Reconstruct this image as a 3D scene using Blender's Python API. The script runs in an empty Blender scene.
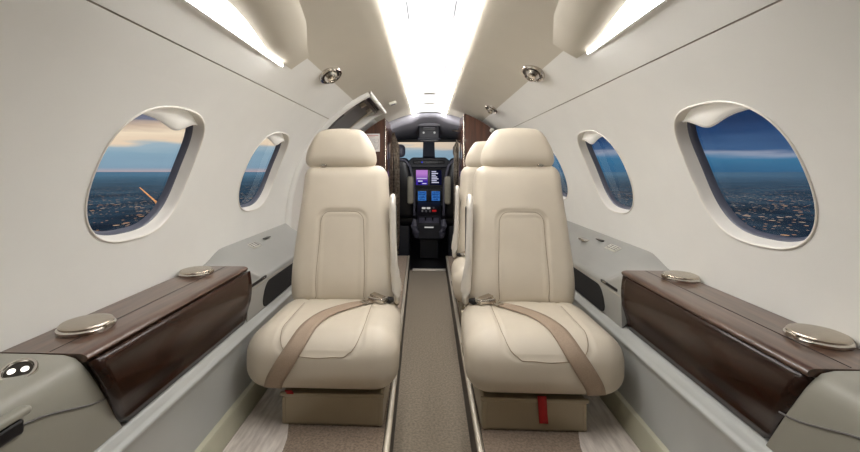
import bpy, bmesh, math, random
from mathutils import Vector, Matrix
from mathutils.bvhtree import BVHTree
random.seed(7)
PI = math.pi
COL = bpy.context.scene.collection
EYE = 0.92                      # eye height above the aisle floor; every z below is given from eye level
def Z(z): return z + EYE
def rad(a): return a * PI / 180

# ------------------------------------------------------------------ materials
def lin(c):
    o = []
    for v in c[:3]:
        v = v / 255
        o.append(v / 12.92 if v <= 0.04045 else ((v + 0.055) / 1.055) ** 2.4)
    return (*o, 1)

def mat(name, rgb, rough=0.5, metal=0.0, noise=0.0, nscale=40, bump=0.0, bscale=200, coat=0.0, rgb2=None, stretch=None, spec=0.5, emit=None, estr=0, sheen=0):
    m = bpy.data.materials.new(name); m.use_nodes = True
    nt = m.node_tree; b = nt.nodes['Principled BSDF']; L = nt.links.new
    b.inputs['Roughness'].default_value = rough
    b.inputs['Metallic'].default_value = metal
    b.inputs['Coat Weight'].default_value = coat
    b.inputs['Coat Roughness'].default_value = 0.03
    b.inputs['Specular IOR Level'].default_value = spec
    b.inputs['Sheen Weight'].default_value = sheen
    tc = nt.nodes.new('ShaderNodeTexCoord'); src = tc.outputs['Object']
    if stretch:
        mp = nt.nodes.new('ShaderNodeMapping'); mp.inputs['Scale'].default_value = stretch
        L(src, mp.inputs['Vector']); src = mp.outputs['Vector']
    n = nt.nodes.new('ShaderNodeTexNoise'); n.inputs['Scale'].default_value = nscale; n.inputs['Detail'].default_value = 6
    L(src, n.inputs['Vector'])
    r = nt.nodes.new('ShaderNodeValToRGB')
    c = lin(rgb); c2 = lin(rgb2) if rgb2 else tuple(min(1, v * (1 - noise)) for v in c[:3]) + (1,)
    r.color_ramp.elements[0].position = 0.35; r.color_ramp.elements[1].position = 0.65
    r.color_ramp.elements[0].color = c2; r.color_ramp.elements[1].color = c
    L(n.outputs['Fac'], r.inputs['Fac']); L(r.outputs['Color'], b.inputs['Base Color'])
    if bump:
        n2 = nt.nodes.new('ShaderNodeTexNoise'); n2.inputs['Scale'].default_value = bscale; n2.inputs['Detail'].default_value = 3
        L(tc.outputs['Object'], n2.inputs['Vector'])
        bp = nt.nodes.new('ShaderNodeBump'); bp.inputs['Strength'].default_value = bump; bp.inputs['Distance'].default_value = 0.002
        L(n2.outputs['Fac'], bp.inputs['Height']); L(bp.outputs['Normal'], b.inputs['Normal'])
    if emit:
        b.inputs['Emission Color'].default_value = lin(emit); b.inputs['Emission Strength'].default_value = estr
    return m

M = {}
M['wall'] = mat('cream_liner', (231, 230, 225), 0.55, noise=0.03, nscale=6, bump=0.05, bscale=600)
M['ceil'] = mat('ceiling_liner_shaded', (194, 187, 172), 0.5, noise=0.03, nscale=6, bump=0.05, bscale=600)  # darker than the wall liner: overhead shade put into the colour
M['seam'] = mat('joint_tan', (176, 168, 154), 0.7, noise=0.1)
M['rim'] = mat('window_rim_white', (238, 234, 225), 0.4, noise=0.02)
M['gasket'] = mat('window_gasket_blue_grey', (92, 95, 108), 0.35, noise=0.1)
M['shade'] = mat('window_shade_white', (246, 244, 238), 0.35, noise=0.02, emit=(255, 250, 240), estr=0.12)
M['leather'] = mat('cream_leather', (207, 197, 180), 0.42, noise=0.05, nscale=9, bump=0.12, bscale=420, spec=0.4)
M['leather_seam'] = mat('leather_stitch', (150, 134, 112), 0.6, noise=0.1)
M['belt'] = mat('taupe_webbing', (168, 148, 128), 0.65, noise=0.12, nscale=300, bump=0.3, bscale=900)
M['pedestal'] = mat('champagne_metal_paint', (160, 148, 126), 0.36, metal=0.35, noise=0.05, nscale=12)
M['armbar'] = mat('champagne_armrest', (226, 221, 212), 0.28, metal=0.35, noise=0.03)
M['chrome'] = mat('polished_chrome', (205, 200, 192), 0.16, metal=1.0, noise=0.05)
M['nickel'] = mat('brushed_nickel', (188, 178, 164), 0.27, metal=1.0, noise=0.06, nscale=60)
M['darkmetal'] = mat('dark_metal', (70, 66, 62), 0.35, metal=0.8, noise=0.1)
M['wood'] = mat('dark_walnut_gloss', (84, 56, 42), 0.22, noise=0.3, nscale=5, coat=0.9, rgb2=(66, 41, 30), stretch=(14, 1.2, 14))
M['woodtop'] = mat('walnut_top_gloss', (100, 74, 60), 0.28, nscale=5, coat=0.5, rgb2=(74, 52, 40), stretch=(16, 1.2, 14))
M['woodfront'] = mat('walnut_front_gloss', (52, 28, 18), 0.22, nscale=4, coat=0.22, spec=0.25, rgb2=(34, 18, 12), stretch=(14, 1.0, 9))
M['woodpanel'] = mat('walnut_bulkhead', (88, 54, 38), 0.3, nscale=4, coat=0.5, rgb2=(60, 35, 25), stretch=(12, 12, 1.0))
M['grey'] = mat('warm_grey_plastic', (152, 150, 139), 0.38, noise=0.03, nscale=10, bump=0.04, bscale=700)
M['ledge'] = mat('silver_grey_ledge', (164, 164, 160), 0.34, metal=0.1, noise=0.03, nscale=10)
M['lower'] = mat('pale_grey_sidewall', (176, 178, 175), 0.36, noise=0.04, nscale=8)
M['base'] = mat('baseboard_sage_grey', (182, 180, 160), 0.45, noise=0.08, nscale=14)
M['carpet'] = mat('taupe_carpet', (150, 138, 120), 0.95, nscale=120, rgb2=(120, 108, 92), bump=0.9, bscale=500, sheen=0.25)
M['carpet2'] = mat('platform_carpet', (158, 140, 122), 0.95, nscale=140, rgb2=(124, 107, 92), bump=1.0, bscale=420, sheen=0.25)
M['film'] = mat('protective_floor_film', (238, 230, 222), 0.4, nscale=7, rgb2=(200, 190, 182), bump=0.35, bscale=55, stretch=(9, 1.5, 1))
M['riser'] = mat('aisle_riser_dark', (52, 45, 40), 0.5, noise=0.2)
M['rail'] = mat('aluminium_rail', (206, 197, 180), 0.35, metal=0.5, noise=0.06)
M['black'] = mat('black_plastic', (20, 20, 24), 0.4, noise=0.2)
M['mesh'] = mat('black_pocket_mesh', (26, 25, 27), 0.8, noise=0.4, nscale=500, bump=0.5, bscale=900)
M['cockdark'] = mat('cockpit_charcoal', (34, 35, 42), 0.55, noise=0.15)
M['cockgrey'] = mat('cockpit_liner_grey', (146, 145, 152), 0.8, noise=0.04, spec=0.1)
M['hood'] = mat('cockpit_hood_grey', (138, 136, 142), 0.6, noise=0.04)
M['navy'] = mat('glareshield_navy', (22, 26, 40), 0.5, noise=0.2)
M['post'] = mat('windshield_post_blue', (42, 56, 84), 0.5, noise=0.1)
M['sheep'] = mat('pilot_armrest_tan', (150, 146, 132), 0.7, noise=0.1)
M['lilac'] = mat('pilot_seat_grey', (84, 84, 98), 0.5, noise=0.15, nscale=30)
M['curtain'] = mat('brown_curtain_cloth', (176, 162, 144), 0.9, nscale=60, rgb2=(106, 91, 78), bump=0.5, bscale=300)
M['curtain_light'] = mat('patterned_curtain_cloth', (176, 166, 150), 0.9, nscale=70, rgb2=(96, 84, 74), bump=0.5, bscale=300)
M['paper'] = mat('placard_paper', (228, 224, 220), 0.6, noise=0.03)
M['ink'] = mat('placard_ink', (120, 116, 118), 0.6, noise=0.1)
M['redink'] = mat('placard_red_ink', (196, 110, 104), 0.6, noise=0.1)
M['plate'] = mat('label_plate', (212, 210, 198), 0.4, noise=0.03)
M['red'] = mat('red_fabric_tag', (176, 22, 26), 0.6, noise=0.12, nscale=200)
M['doorwhite'] = mat('door_liner_white', (222, 219, 212), 0.45, noise=0.03)
M['doorgrey'] = mat('door_grey_panel', (104, 102, 102), 0.5, noise=0.06)
M['hardware'] = mat('door_hardware', (132, 126, 120), 0.35, metal=0.6, noise=0.2)

def emit(name, rgb, s, rgb2=None, scale=3.0, grad=None):
    m = bpy.data.materials.new(name); m.use_nodes = True
    nt = m.node_tree; nt.nodes.clear(); L = nt.links.new
    o = nt.nodes.new('ShaderNodeOutputMaterial'); e = nt.nodes.new('ShaderNodeEmission')
    e.inputs['Strength'].default_value = s
    tc = nt.nodes.new('ShaderNodeTexCoord'); n = nt.nodes.new('ShaderNodeTexNoise'); n.inputs['Scale'].default_value = scale
    r = nt.nodes.new('ShaderNodeValToRGB'); r.color_ramp.elements[0].position = .4; r.color_ramp.elements[1].position = .6
    r.color_ramp.elements[0].color = lin(rgb); r.color_ramp.elements[1].color = lin(rgb2 or rgb)
    if grad:
        sp = nt.nodes.new('ShaderNodeSeparateXYZ'); L(tc.outputs['Generated'], sp.inputs[0]); L(sp.outputs[grad], r.inputs['Fac'])
        r.color_ramp.elements[0].position = .25; r.color_ramp.elements[1].position = .75
    else:
        L(tc.outputs['Object'], n.inputs['Vector']); L(n.outputs['Fac'], r.inputs['Fac'])
    L(r.outputs['Color'], e.inputs['Color']); L(e.outputs['Emission'], o.inputs['Surface'])
    return m
M['strip'] = emit('ceiling_wash_strip', (255, 252, 249), 32.0)
M['wash'] = emit('side_wash_lens', (255, 252, 249), 24.0)
M['led'] = emit('led_glint', (255, 250, 240), 2.0)
M['scr_purple'] = emit('screen_map_purple', (60, 40, 150), 0.9, (190, 130, 210), grad='Z')
M['scr_dark'] = emit('screen_dark', (10, 14, 34), 0.8, (16, 18, 46))
M['scr_text'] = emit('screen_text', (215, 215, 240), 0.9)
M['scr_blue'] = emit('screen_blue', (60, 120, 190), 0.9, (40, 90, 165), 60)
M['scr_ink'] = emit('screen_blue_lines', (24, 50, 110), 0.6)
M['btn'] = emit('button_white', (215, 215, 210), 0.7)
M['btn_red'] = emit('button_red', (190, 40, 40), 0.6)
M['btn_blue'] = emit('knob_blue', (40, 60, 210), 0.8)
# central ceiling panel: white laminate that also glows softly
M['panel'] = mat('ceiling_centre_white', (245, 245, 246), 0.4, noise=0.02, emit=(250, 250, 255), estr=0.75)

def glass(name):
    m = bpy.data.materials.new(name); m.use_nodes = True
    nt = m.node_tree; nt.nodes.clear(); L = nt.links.new
    o = nt.nodes.new('ShaderNodeOutputMaterial'); mx = nt.nodes.new('ShaderNodeMixShader')
    t = nt.nodes.new('ShaderNodeBsdfTransparent'); t.inputs['Color'].default_value = (.96, .97, .98, 1)
    g = nt.nodes.new('ShaderNodeBsdfGlossy'); g.inputs['Roughness'].default_value = 0.03
    lw = nt.nodes.new('ShaderNodeLayerWeight'); pw = nt.nodes.new('ShaderNodeMath'); pw.operation = 'POWER'; pw.inputs[1].default_value = 4.0
    L(lw.outputs['Facing'], pw.inputs[0]); f = nt.nodes.new('ShaderNodeMath'); f.operation = 'MULTIPLY_ADD'; f.inputs[1].default_value = .45; f.inputs[2].default_value = .015
    L(pw.outputs[0], f.inputs[0]); lw.inputs['Blend'].default_value = .5
    L(f.outputs[0], mx.inputs[0]); L(t.outputs[0], mx.inputs[1]); L(g.outputs[0], mx.inputs[2]); L(mx.outputs[0], o.inputs[0])
    return m
M['glass'] = glass('window_acrylic')

# ------------------------------------------------------------------ object helpers
def tag(o, label=None, cat=None, group=None, kind=None):
    if label: o['label'] = label
    if cat: o['category'] = cat
    if group: o['group'] = group
    if kind: o['kind'] = kind
    return o
def thing(name, loc, label, cat, group=None, kind=None):
    o = bpy.data.objects.new(name, None); COL.objects.link(o); o.location = loc; o.empty_display_size = 0.05
    return tag(o, label, cat, group, kind)
def root_loc(o):
    v = Vector((0, 0, 0))
    while o is not None: v = v + Vector(o.location); o = o.parent
    return v

class MB:
    """collects shapes in one bmesh; build() links it as ONE mesh object"""
    def __init__(self): self.bm = bmesh.new()
    def poly(self, vs):
        return self.bm.faces.new([self.bm.verts.new(v) for v in vs])
    def grid(self, rows, close_u=False, close_v=False):
        vv = [[self.bm.verts.new(p) for p in r] for r in rows]
        nr, nc = len(vv), len(vv[0])
        for i in range(nr if close_v else nr - 1):
            for j in range(nc if close_u else nc - 1):
                a, b, c, d = vv[i][j], vv[i][(j + 1) % nc], vv[(i + 1) % nr][(j + 1) % nc], vv[(i + 1) % nr][j]
                try: self.bm.faces.new((a, b, c, d))
                except ValueError: pass
        return vv
    def cap(self, ring):
        try: self.bm.faces.new(ring)
        except ValueError: pass
    def loft(self, rings, caps=True):
        vv = self.grid(rings, close_u=True)
        if caps: self.cap(vv[0][::-1]); self.cap(vv[-1])
        return self
    def rbox(self, c, size, r=0.005, step=None, f=None, R=None):
        """box with rounded edges; f deforms each point (local, before centring)"""
        hx, hy, hz = [s / 2 for s in size]; r = min(r, hx, hy, hz)
        h = (hx, hy, hz); c = Vector(c)
        def axis(hh):
            if step:
                n = max(4, int(2 * hh / step)); pts = [-hh + 2 * hh * i / n for i in range(n + 1)]
                return pts
            k = [0, .3, .7, 1]
            pts = [-hh + r * t for t in k] + [hh - r * t for t in k[::-1]]
            out = []
            for p in pts:
                if not out or abs(p - out[-1]) > 1e-7: out.append(p)
            return out
        ax = [axis(x) for x in h]; cache = {}
        def vert(p):
            key = (round(p[0], 6), round(p[1], 6), round(p[2], 6))
            if key in cache: return cache[key]
            q = [max(-(h[i] - r), min(h[i] - r, p[i])) for i in range(3)]
            d = Vector(p) - Vector(q)
            pt = Vector(q) + (d.normalized() * r if d.length > 1e-9 else d)
            if f: pt = f(pt)
            if R is not None: pt = R @ pt
            cache[key] = self.bm.verts.new(pt + c); return cache[key]
        for a in range(3):
            u, v = (a + 1) % 3, (a + 2) % 3
            for s in (-1, 1):
                for i in range(len(ax[u]) - 1):
                    for j in range(len(ax[v]) - 1):
                        q = []
                        for (ii, jj) in ((i, j), (i + 1, j), (i + 1, j + 1), (i, j + 1)):
                            p = [0, 0, 0]; p[a] = s * h[a]; p[u] = ax[u][ii]; p[v] = ax[v][jj]; q.append(vert(p))
                        if s < 0: q.reverse()
                        if len(set(q)) == 4:
                            try: self.bm.faces.new(q)
                            except ValueError: pass
        return self
    def tube(self, pts, r, n=10, caps=True, flat=None):
        pts = [Vector(p) for p in pts]; rings = []
        up = Vector((0, 0, 1))
        for i, p in enumerate(pts):
            t = (pts[min(i + 1, len(pts) - 1)] - pts[max(i - 1, 0)]).normalized()
            a = t.cross(up)
            if a.length < 1e-3: a = t.cross(Vector((1, 0, 0)))
            a.normalize(); b = a.cross(t).normalized()
            rr = r[i] if isinstance(r, (list, tuple)) else r
            fa = flat or (1, 1)
            rings.append([p + a * (rr * fa[0] * math.cos(2 * PI * k / n)) + b * (rr * fa[1] * math.sin(2 * PI * k / n)) for k in range(n)])
        return self.loft(rings, caps)
    def lathe(self, prof, n=32, mtx=None):
        rings = []
        for (r, z) in prof:
            ring = [Vector((max(r, 1e-4) * math.cos(2 * PI * k / n), max(r, 1e-4) * math.sin(2 * PI * k / n), z)) for k in range(n)]
            rings.append([mtx @ p for p in ring] if mtx else ring)
        return self.loft(rings)
    def prism(self, outline, fn, t0, t1, steps=1):
        """outline: list of 2D points; fn(u, v, t) -> 3D point; extruded from t0 to t1"""
        rings = [[Vector(fn(u, v, t0 + (t1 - t0) * i / steps)) for (u, v) in outline] for i in range(steps + 1)]
        return self.loft(rings)
    def build(self, name, m, parent=None, ang=38, bevel=0, weld=False):
        bm = self.bm
        if weld: bmesh.ops.remove_doubles(bm, verts=bm.verts, dist=1e-5)
        bmesh.ops.recalc_face_normals(bm, faces=bm.faces)
        for e in bm.edges:
            e.smooth = not (len(e.link_faces) == 2 and e.calc_face_angle(0) > rad(ang))
        me = bpy.data.meshes.new(name)
        if parent is not None:
            off = root_loc(parent)
            for v in bm.verts: v.co -= off
        bm.to_mesh(me); bm.free()
        for p in me.polygons: p.use_smooth = True
        me.materials.append(m)
        o = bpy.data.objects.new(name, me); COL.objects.link(o)
        if parent is not None: o.parent = parent
        if bevel:
            b = o.modifiers.new('edge', 'BEVEL'); b.width = bevel; b.segments = 2; b.limit_method = 'ANGLE'; b.angle_limit = rad(40)
        return o
def rrect(u0, u1, v0, v1, r, n=6):
    out = []
    rs = r if isinstance(r, (list, tuple)) else (r,) * 4     # corners: (u1,v1) (u0,v1) (u0,v0) (u1,v0)
    for (cu, cv, a0, q) in ((u1, v1, 0, 0), (u0, v1, 90, 1), (u0, v0, 180, 2), (u1, v0, 270, 3)):
        rr = rs[q]; mu = cu - rr if cu == u1 else cu + rr; mv = cv - rr if cv == v1 else cv + rr
        for k in range(n + 1):
            a = rad(a0 + 90 * k / n); out.append((mu + rr * math.cos(a), mv + rr * math.sin(a)))
    return out
def smooth(a, b, x):
    t = max(0, min(1, (x - a) / (b - a))); return t * t * (3 - 2 * t)

# ------------------------------------------------------------------ cabin shell
ZC = -0.30
def RAD(y): return 0.78 - 0.035 * smooth(2.9, 3.9, y)
def P(s, y, a, d=0.0):
    """point on the fuselage liner: side s, station y, angle a (degrees above horizontal), d outwards"""
    r = RAD(y) + d
    return Vector((s * r * math.cos(rad(a)), y, Z(ZC + r * math.sin(rad(a)))))
def XW(z, y=1.0, d=0.0):
    r = RAD(y) + d; return math.sqrt(max(0, r * r - (z - ZC) ** 2))
SEAM, LOW, CEN = 46.0, -44.0, 79.6
YB, YF = -1.2, 3.6
WIN_A, WIN_B, WIN_DEG = 0.172, 0.181, 22.0      # half length, half height (arc), centre angle
def win_pts(N0, k, shrink):
    pass
def super_pt(th, a, b, n=2.7):
    c, s_ = math.cos(th), math.sin(th)
    return a * math.copysign(abs(c) ** (2 / n), c), b * math.copysign(abs(s_) ** (2 / n), s_)
def hole_theta(du, dv, ca, cb):
    return math.atan2(dv / cb, du / ca)
DEG = 180 / (PI * 0.78)                          # degrees per metre of arc

def wall_side(name, s, wins, y0, y1):
    mb = MB(); SY, SA = 0.025, 2.0
    cells = [(yc - .25, yc + .25) for yc in wins]; A0, A1 = 4.0, 40.0
    def frange(a, b, st):
        n = max(1, round(abs(b - a) / st)); return [a + (b - a) * i / n for i in range(n + 1)]
    # bands below and above the window row
    for (a0, a1) in ((LOW, A0), (A1, SEAM)):
        mb.grid([[P(s, y, a) for y in frange(y0, y1, SY)] for a in frange(a0, a1, SA)])
    edges = [y0] + [e for c in cells for e in c] + [y1]
    for i in range(0, len(edges), 2):
        if edges[i + 1] - edges[i] > 1e-4:
            mb.grid([[P(s, y, a) for y in frange(edges[i], edges[i + 1], SY)] for a in frange(A0, A1, SA)])
    for yc in wins:
        ys = frange(yc - .25, yc + .25, SY); as_ = frange(A0, A1, SA)
        per = [(y, A0) for y in ys[:-1]] + [(ys[-1], a) for a in as_[:-1]] + [(y, A1) for y in ys[:0:-1]] + [(ys[0], a) for a in as_[:0:-1]]
        rings = []
        K = 7
        for k in range(K + 1):
            t = k / K; ring = []
            for (y, a) in per:
                du, dv = y - yc, (a - WIN_DEG) / DEG
                hu, hv = super_pt(hole_theta(du, dv, WIN_A, WIN_B), WIN_A, WIN_B)
                ring.append(P(s, yc + du + (hu - du) * t, WIN_DEG + (dv + (hv - dv) * t) * DEG))
            rings.append(ring)
        mb.grid(rings, close_u=True)
    o = mb.build(name, M['wall'], weld=True, ang=60)
    return tag(o, kind='structure')

def window(s, yc, idx, label, shade_drop=0.0):
    w = thing('window_%d' % idx, P(s, yc, WIN_DEG), label, 'window', kind='structure')
    N = 96
    def ring(k, d, dz=0):
        return [P(s, yc + super_pt(2 * PI * i / N, WIN_A * k, WIN_B * k)[0], WIN_DEG + super_pt(2 * PI * i / N, WIN_A * k, WIN_B * k)[1] * DEG, d) for i in range(N)]
    mb = MB()
    mb.grid([ring(k, d) for k, d in ((1.022, -.0004), (1.016, -.0026), (1.004, -.0034), (.992, -.001), (.982, .005), (.970, .014), (.955, .024), (.945, .029))], close_u=True)
    mb.build('window_frame', M['rim'], w, ang=70)
    mb = MB(); mb.grid([ring(k, d) for k, d in ((.95, .027), (.935, .029), (.925, .033), (.915, .039), (.913, .046), (.95, .046))], close_u=True)
    mb.build('gasket', M['gasket'], w, ang=60)
    mb = MB(); vv = mb.grid([ring(k, .042) for k in (.93, .6, .3, .02)], close_u=True); mb.cap(vv[-1])
    mb.build('pane', M['glass'], w)
    # roller shade, almost fully raised: its lower edge dips to a finger tab
    mb = MB(); rows = []
    def top_(u): return .955 * (1 - min(1, abs(u)) ** 2.7) ** (1 / 2.7)
    def low_(u): return .745 + .06 * u ** 2 - .115 * math.exp(-((u - .22) / .34) ** 2)
    um = .5
    while top_(um) > low_(um) + .01: um += .002
    for j in range(9):
        row = []
        for i in range(41):
            u = um * (-1 + 2 * i / 40)
            v0, tp = low_(u), max(top_(u), low_(u) + .004); v = v0 + (tp - v0) * j / 8
            bulge = .008 * math.sin(PI * j / 8) + .012 * math.exp(-((u - .22) / .4) ** 2) * (1 - j / 8)
            row.append(P(s, yc + u * WIN_A * .955, WIN_DEG + v * WIN_B * DEG, .021 - bulge))
        rows.append(row)
    mb.grid(rows)
    o = mb.build('window_shade', M['shade'], w, ang=80)
    sd = o.modifiers.new('thick', 'SOLIDIFY'); sd.thickness = 0.003
    return w

DOOR0, DOOR1 = 2.17, 2.92
wl = wall_side('wall_left', -1, (1.0, 1.70), YB, DOOR0)
wr = wall_side('wall_right', 1, (.98, 1.68, 2.38), YB, YF)
window(-1, 1.0, 1, 'large left cabin window with a pink and cream sunset sky', 0)
window(-1, 1.70, 2, 'smaller looking left cabin window just behind the left seat', 0)
window(1, .98, 3, 'large right cabin window over the cup holders with dark blue sky', 0)
window(1, 1.68, 4, 'right cabin window beyond the right front seat', 0)
window(1, 2.38, 5, 'right cabin window half hidden behind the right seat headrest', 0)

def frange(a, b, st):
    n = max(1, round(abs(b - a) / st)); return [a + (b - a) * i / n for i in range(n + 1)]
# ceiling side panels (the left one stops above the entry door opening)
def ceil_panel(s, spans, m='ceil'):
    mb = MB()
    for (y0, y1, a0, a1) in spans:
        mb.grid([[P(s, y, a) for y in frange(y0, y1, .05)] for a in frange(a0, a1, 1.5)])
    o = mb.build('ceiling', M[m], weld=True, ang=60)
    return tag(o, kind='structure')
MID = 58.3
ceil_panel(-1, [(YB, DOOR0, MID, CEN), (DOOR0, DOOR1, 65.5, CEN), (DOOR1, YF, MID, CEN)])
ceil_panel(1, [(YB, YF, MID, CEN)])
ceil_panel(-1, [(YB, DOOR0, SEAM + .25, MID), (DOOR1, YF, SEAM, MID)], 'wall')
ceil_panel(1, [(YB, YF, SEAM + .25, MID)], 'wall')
# recessed joint between sidewall and ceiling panels
for s, y1 in ((-1, DOOR0), (1, 3.0)):
    mb = MB(); mb.grid([[P(s, y, a, d) for y in frange(YB, y1, .1)] for a, d in ((SEAM - .02, .0005), (SEAM + .14, .006), (SEAM + .3, .0005))])
    tag(mb.build('trim_%d' % (1 if s < 0 else 2), M['seam']), kind='structure')
# aft bulkhead behind the camera
mb = MB(); ring = [P(1, YB, a) for a in range(-90, 91, 5)] + [P(-1, YB, a) for a in range(90, -91, -5)][1:-1]
mb.poly(ring); tag(mb.build('wall_rear', M['wall']), kind='structure')

# floors
PLAT = -0.79; AISLE = -0.92
def half(y, s=1): return 0.1216 + 0.0075 * y if s > 0 else 0.0944 + 0.0224 * y
FLW = 0.605
for s, nm in ((-1, 'floor_left'), (1, 'floor_right')):
    mb = MB(); ys = frange(YB, YF, .1)
    mb.grid([[Vector((s * half(y, s), y, Z(PLAT))) for y in ys], [Vector((s * .30, y, Z(PLAT))) for y in ys], [Vector((s * FLW, y, Z(PLAT))) for y in ys]])
    tag(mb.build(nm, M['carpet2']), kind='structure')
mb = MB(); ys = frange(YB, YF, .1)
mb.grid([[Vector((-half(y, -1) - .002, y, Z(AISLE))) for y in ys], [Vector((0, y, Z(AISLE))) for y in ys], [Vector((half(y) + .002, y, Z(AISLE))) for y in ys]])
tag(mb.build('floor', M['carpet']), kind='structure')
for s in (-1, 1):
    mb = MB(); ys = frange(YB, YF, .2)
    mb.grid([[Vector((s * half(y, s), y, Z(AISLE))) for y in ys], [Vector((s * (half(y, s) + .001), y, Z(PLAT))) for y in ys]])
    tag(mb.build('trim_%d' % (3 if s < 0 else 4), M['riser']), kind='structure')
    # aluminium edge rail on the platform, with a second thin dark track beside it
    t = thing('edge_rail', (s * half(1.5, s), 1.5, Z(PLAT)), 'slim aluminium floor rail along the %s edge of the sunken aisle' % ('left' if s < 0 else 'right'), 'rail', 'aisle edge rails')
    mb = MB(); pr = [(-.001, -.012), (-.001, .004), (.002, .006), (.013, .006), (.016, .003), (.016, .0005), (.004, .0005), (.002, -.012)]
    mb.loft([[Vector((s * (half(y, s) + u), y, Z(PLAT) + v)) for u, v in pr] for y in frange(.3, 3.58, .2)])
    mb.build('rail_cap', M['rail'], t)
    mb = MB(); mb.loft([[Vector((s * (half(y, s) + u), y, Z(PLAT) + v)) for u, v in ((.0165, .0005), (.0165, .002), (.0185, .002), (.0185, .0005))] for y in frange(.3, 3.58, .2)])
    mb.build('track_groove', M['riser'], t)
    # protective film on the outboard strip of the platform
    mb = MB()
    mb.grid([[Vector((s * (u0 + (.581 - u0) * k / 4), v, Z(PLAT) + .0016)) for k in range(5) for u0 in (.47 - .055 * (1 - smooth(1.1, 1.35, v)),)] for v in frange(.2, 2.0, .05)])
    tag(mb.build('floor_film', M['film']), 'pale wrinkled protective strip on the floor outboard of the %s seat' % ('left' if s < 0 else 'right'), 'floor covering', 'protective floor strips')
# threshold at the cockpit step
mb = MB(); mb.rbox((0, 3.6, Z(AISLE) + .006), (half(3.6) * 2, .05, .012), .004)
tag(mb.build('threshold_strip', M['armbar']), 'silver threshold bar across the aisle at the cockpit entrance', 'threshold')

# lower sidewall panels and baseboards
for s, nm in ((-1, 'left'), (1, 'right')):
    mb = MB(); prof = [(.640, -.516), (.619, -.518), (.613, -.523), (.608, -.532), (.604, -.537), (.599, -.5395), (.597, -.543), (.598, -.548), (.603, -.556), (.606, -.57), (.607, -.62), (.606, -.70), (.604, -.722)]
    mb.grid([[Vector((s * x, y, Z(z))) for y in frange(YB, 2.15 if s < 0 else 2.95, .1)] for x, z in prof])
    tag(mb.build('wall_lower_' + nm, M['lower'], ang=50), kind='structure')
    mb = MB(); prof = [(.606, -.72), (.592, -.724), (.588, -.730), (.586, -.77), (.582, -.776), (.582, -.7895)]
    mb.grid([[Vector((s * x, y, Z(z))) for y in frange(YB, 2.15 if s < 0 else 2.95, .1)] for x, z in prof])
    tag(mb.build('baseboard_' + nm, M['base']), kind='structure')

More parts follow.
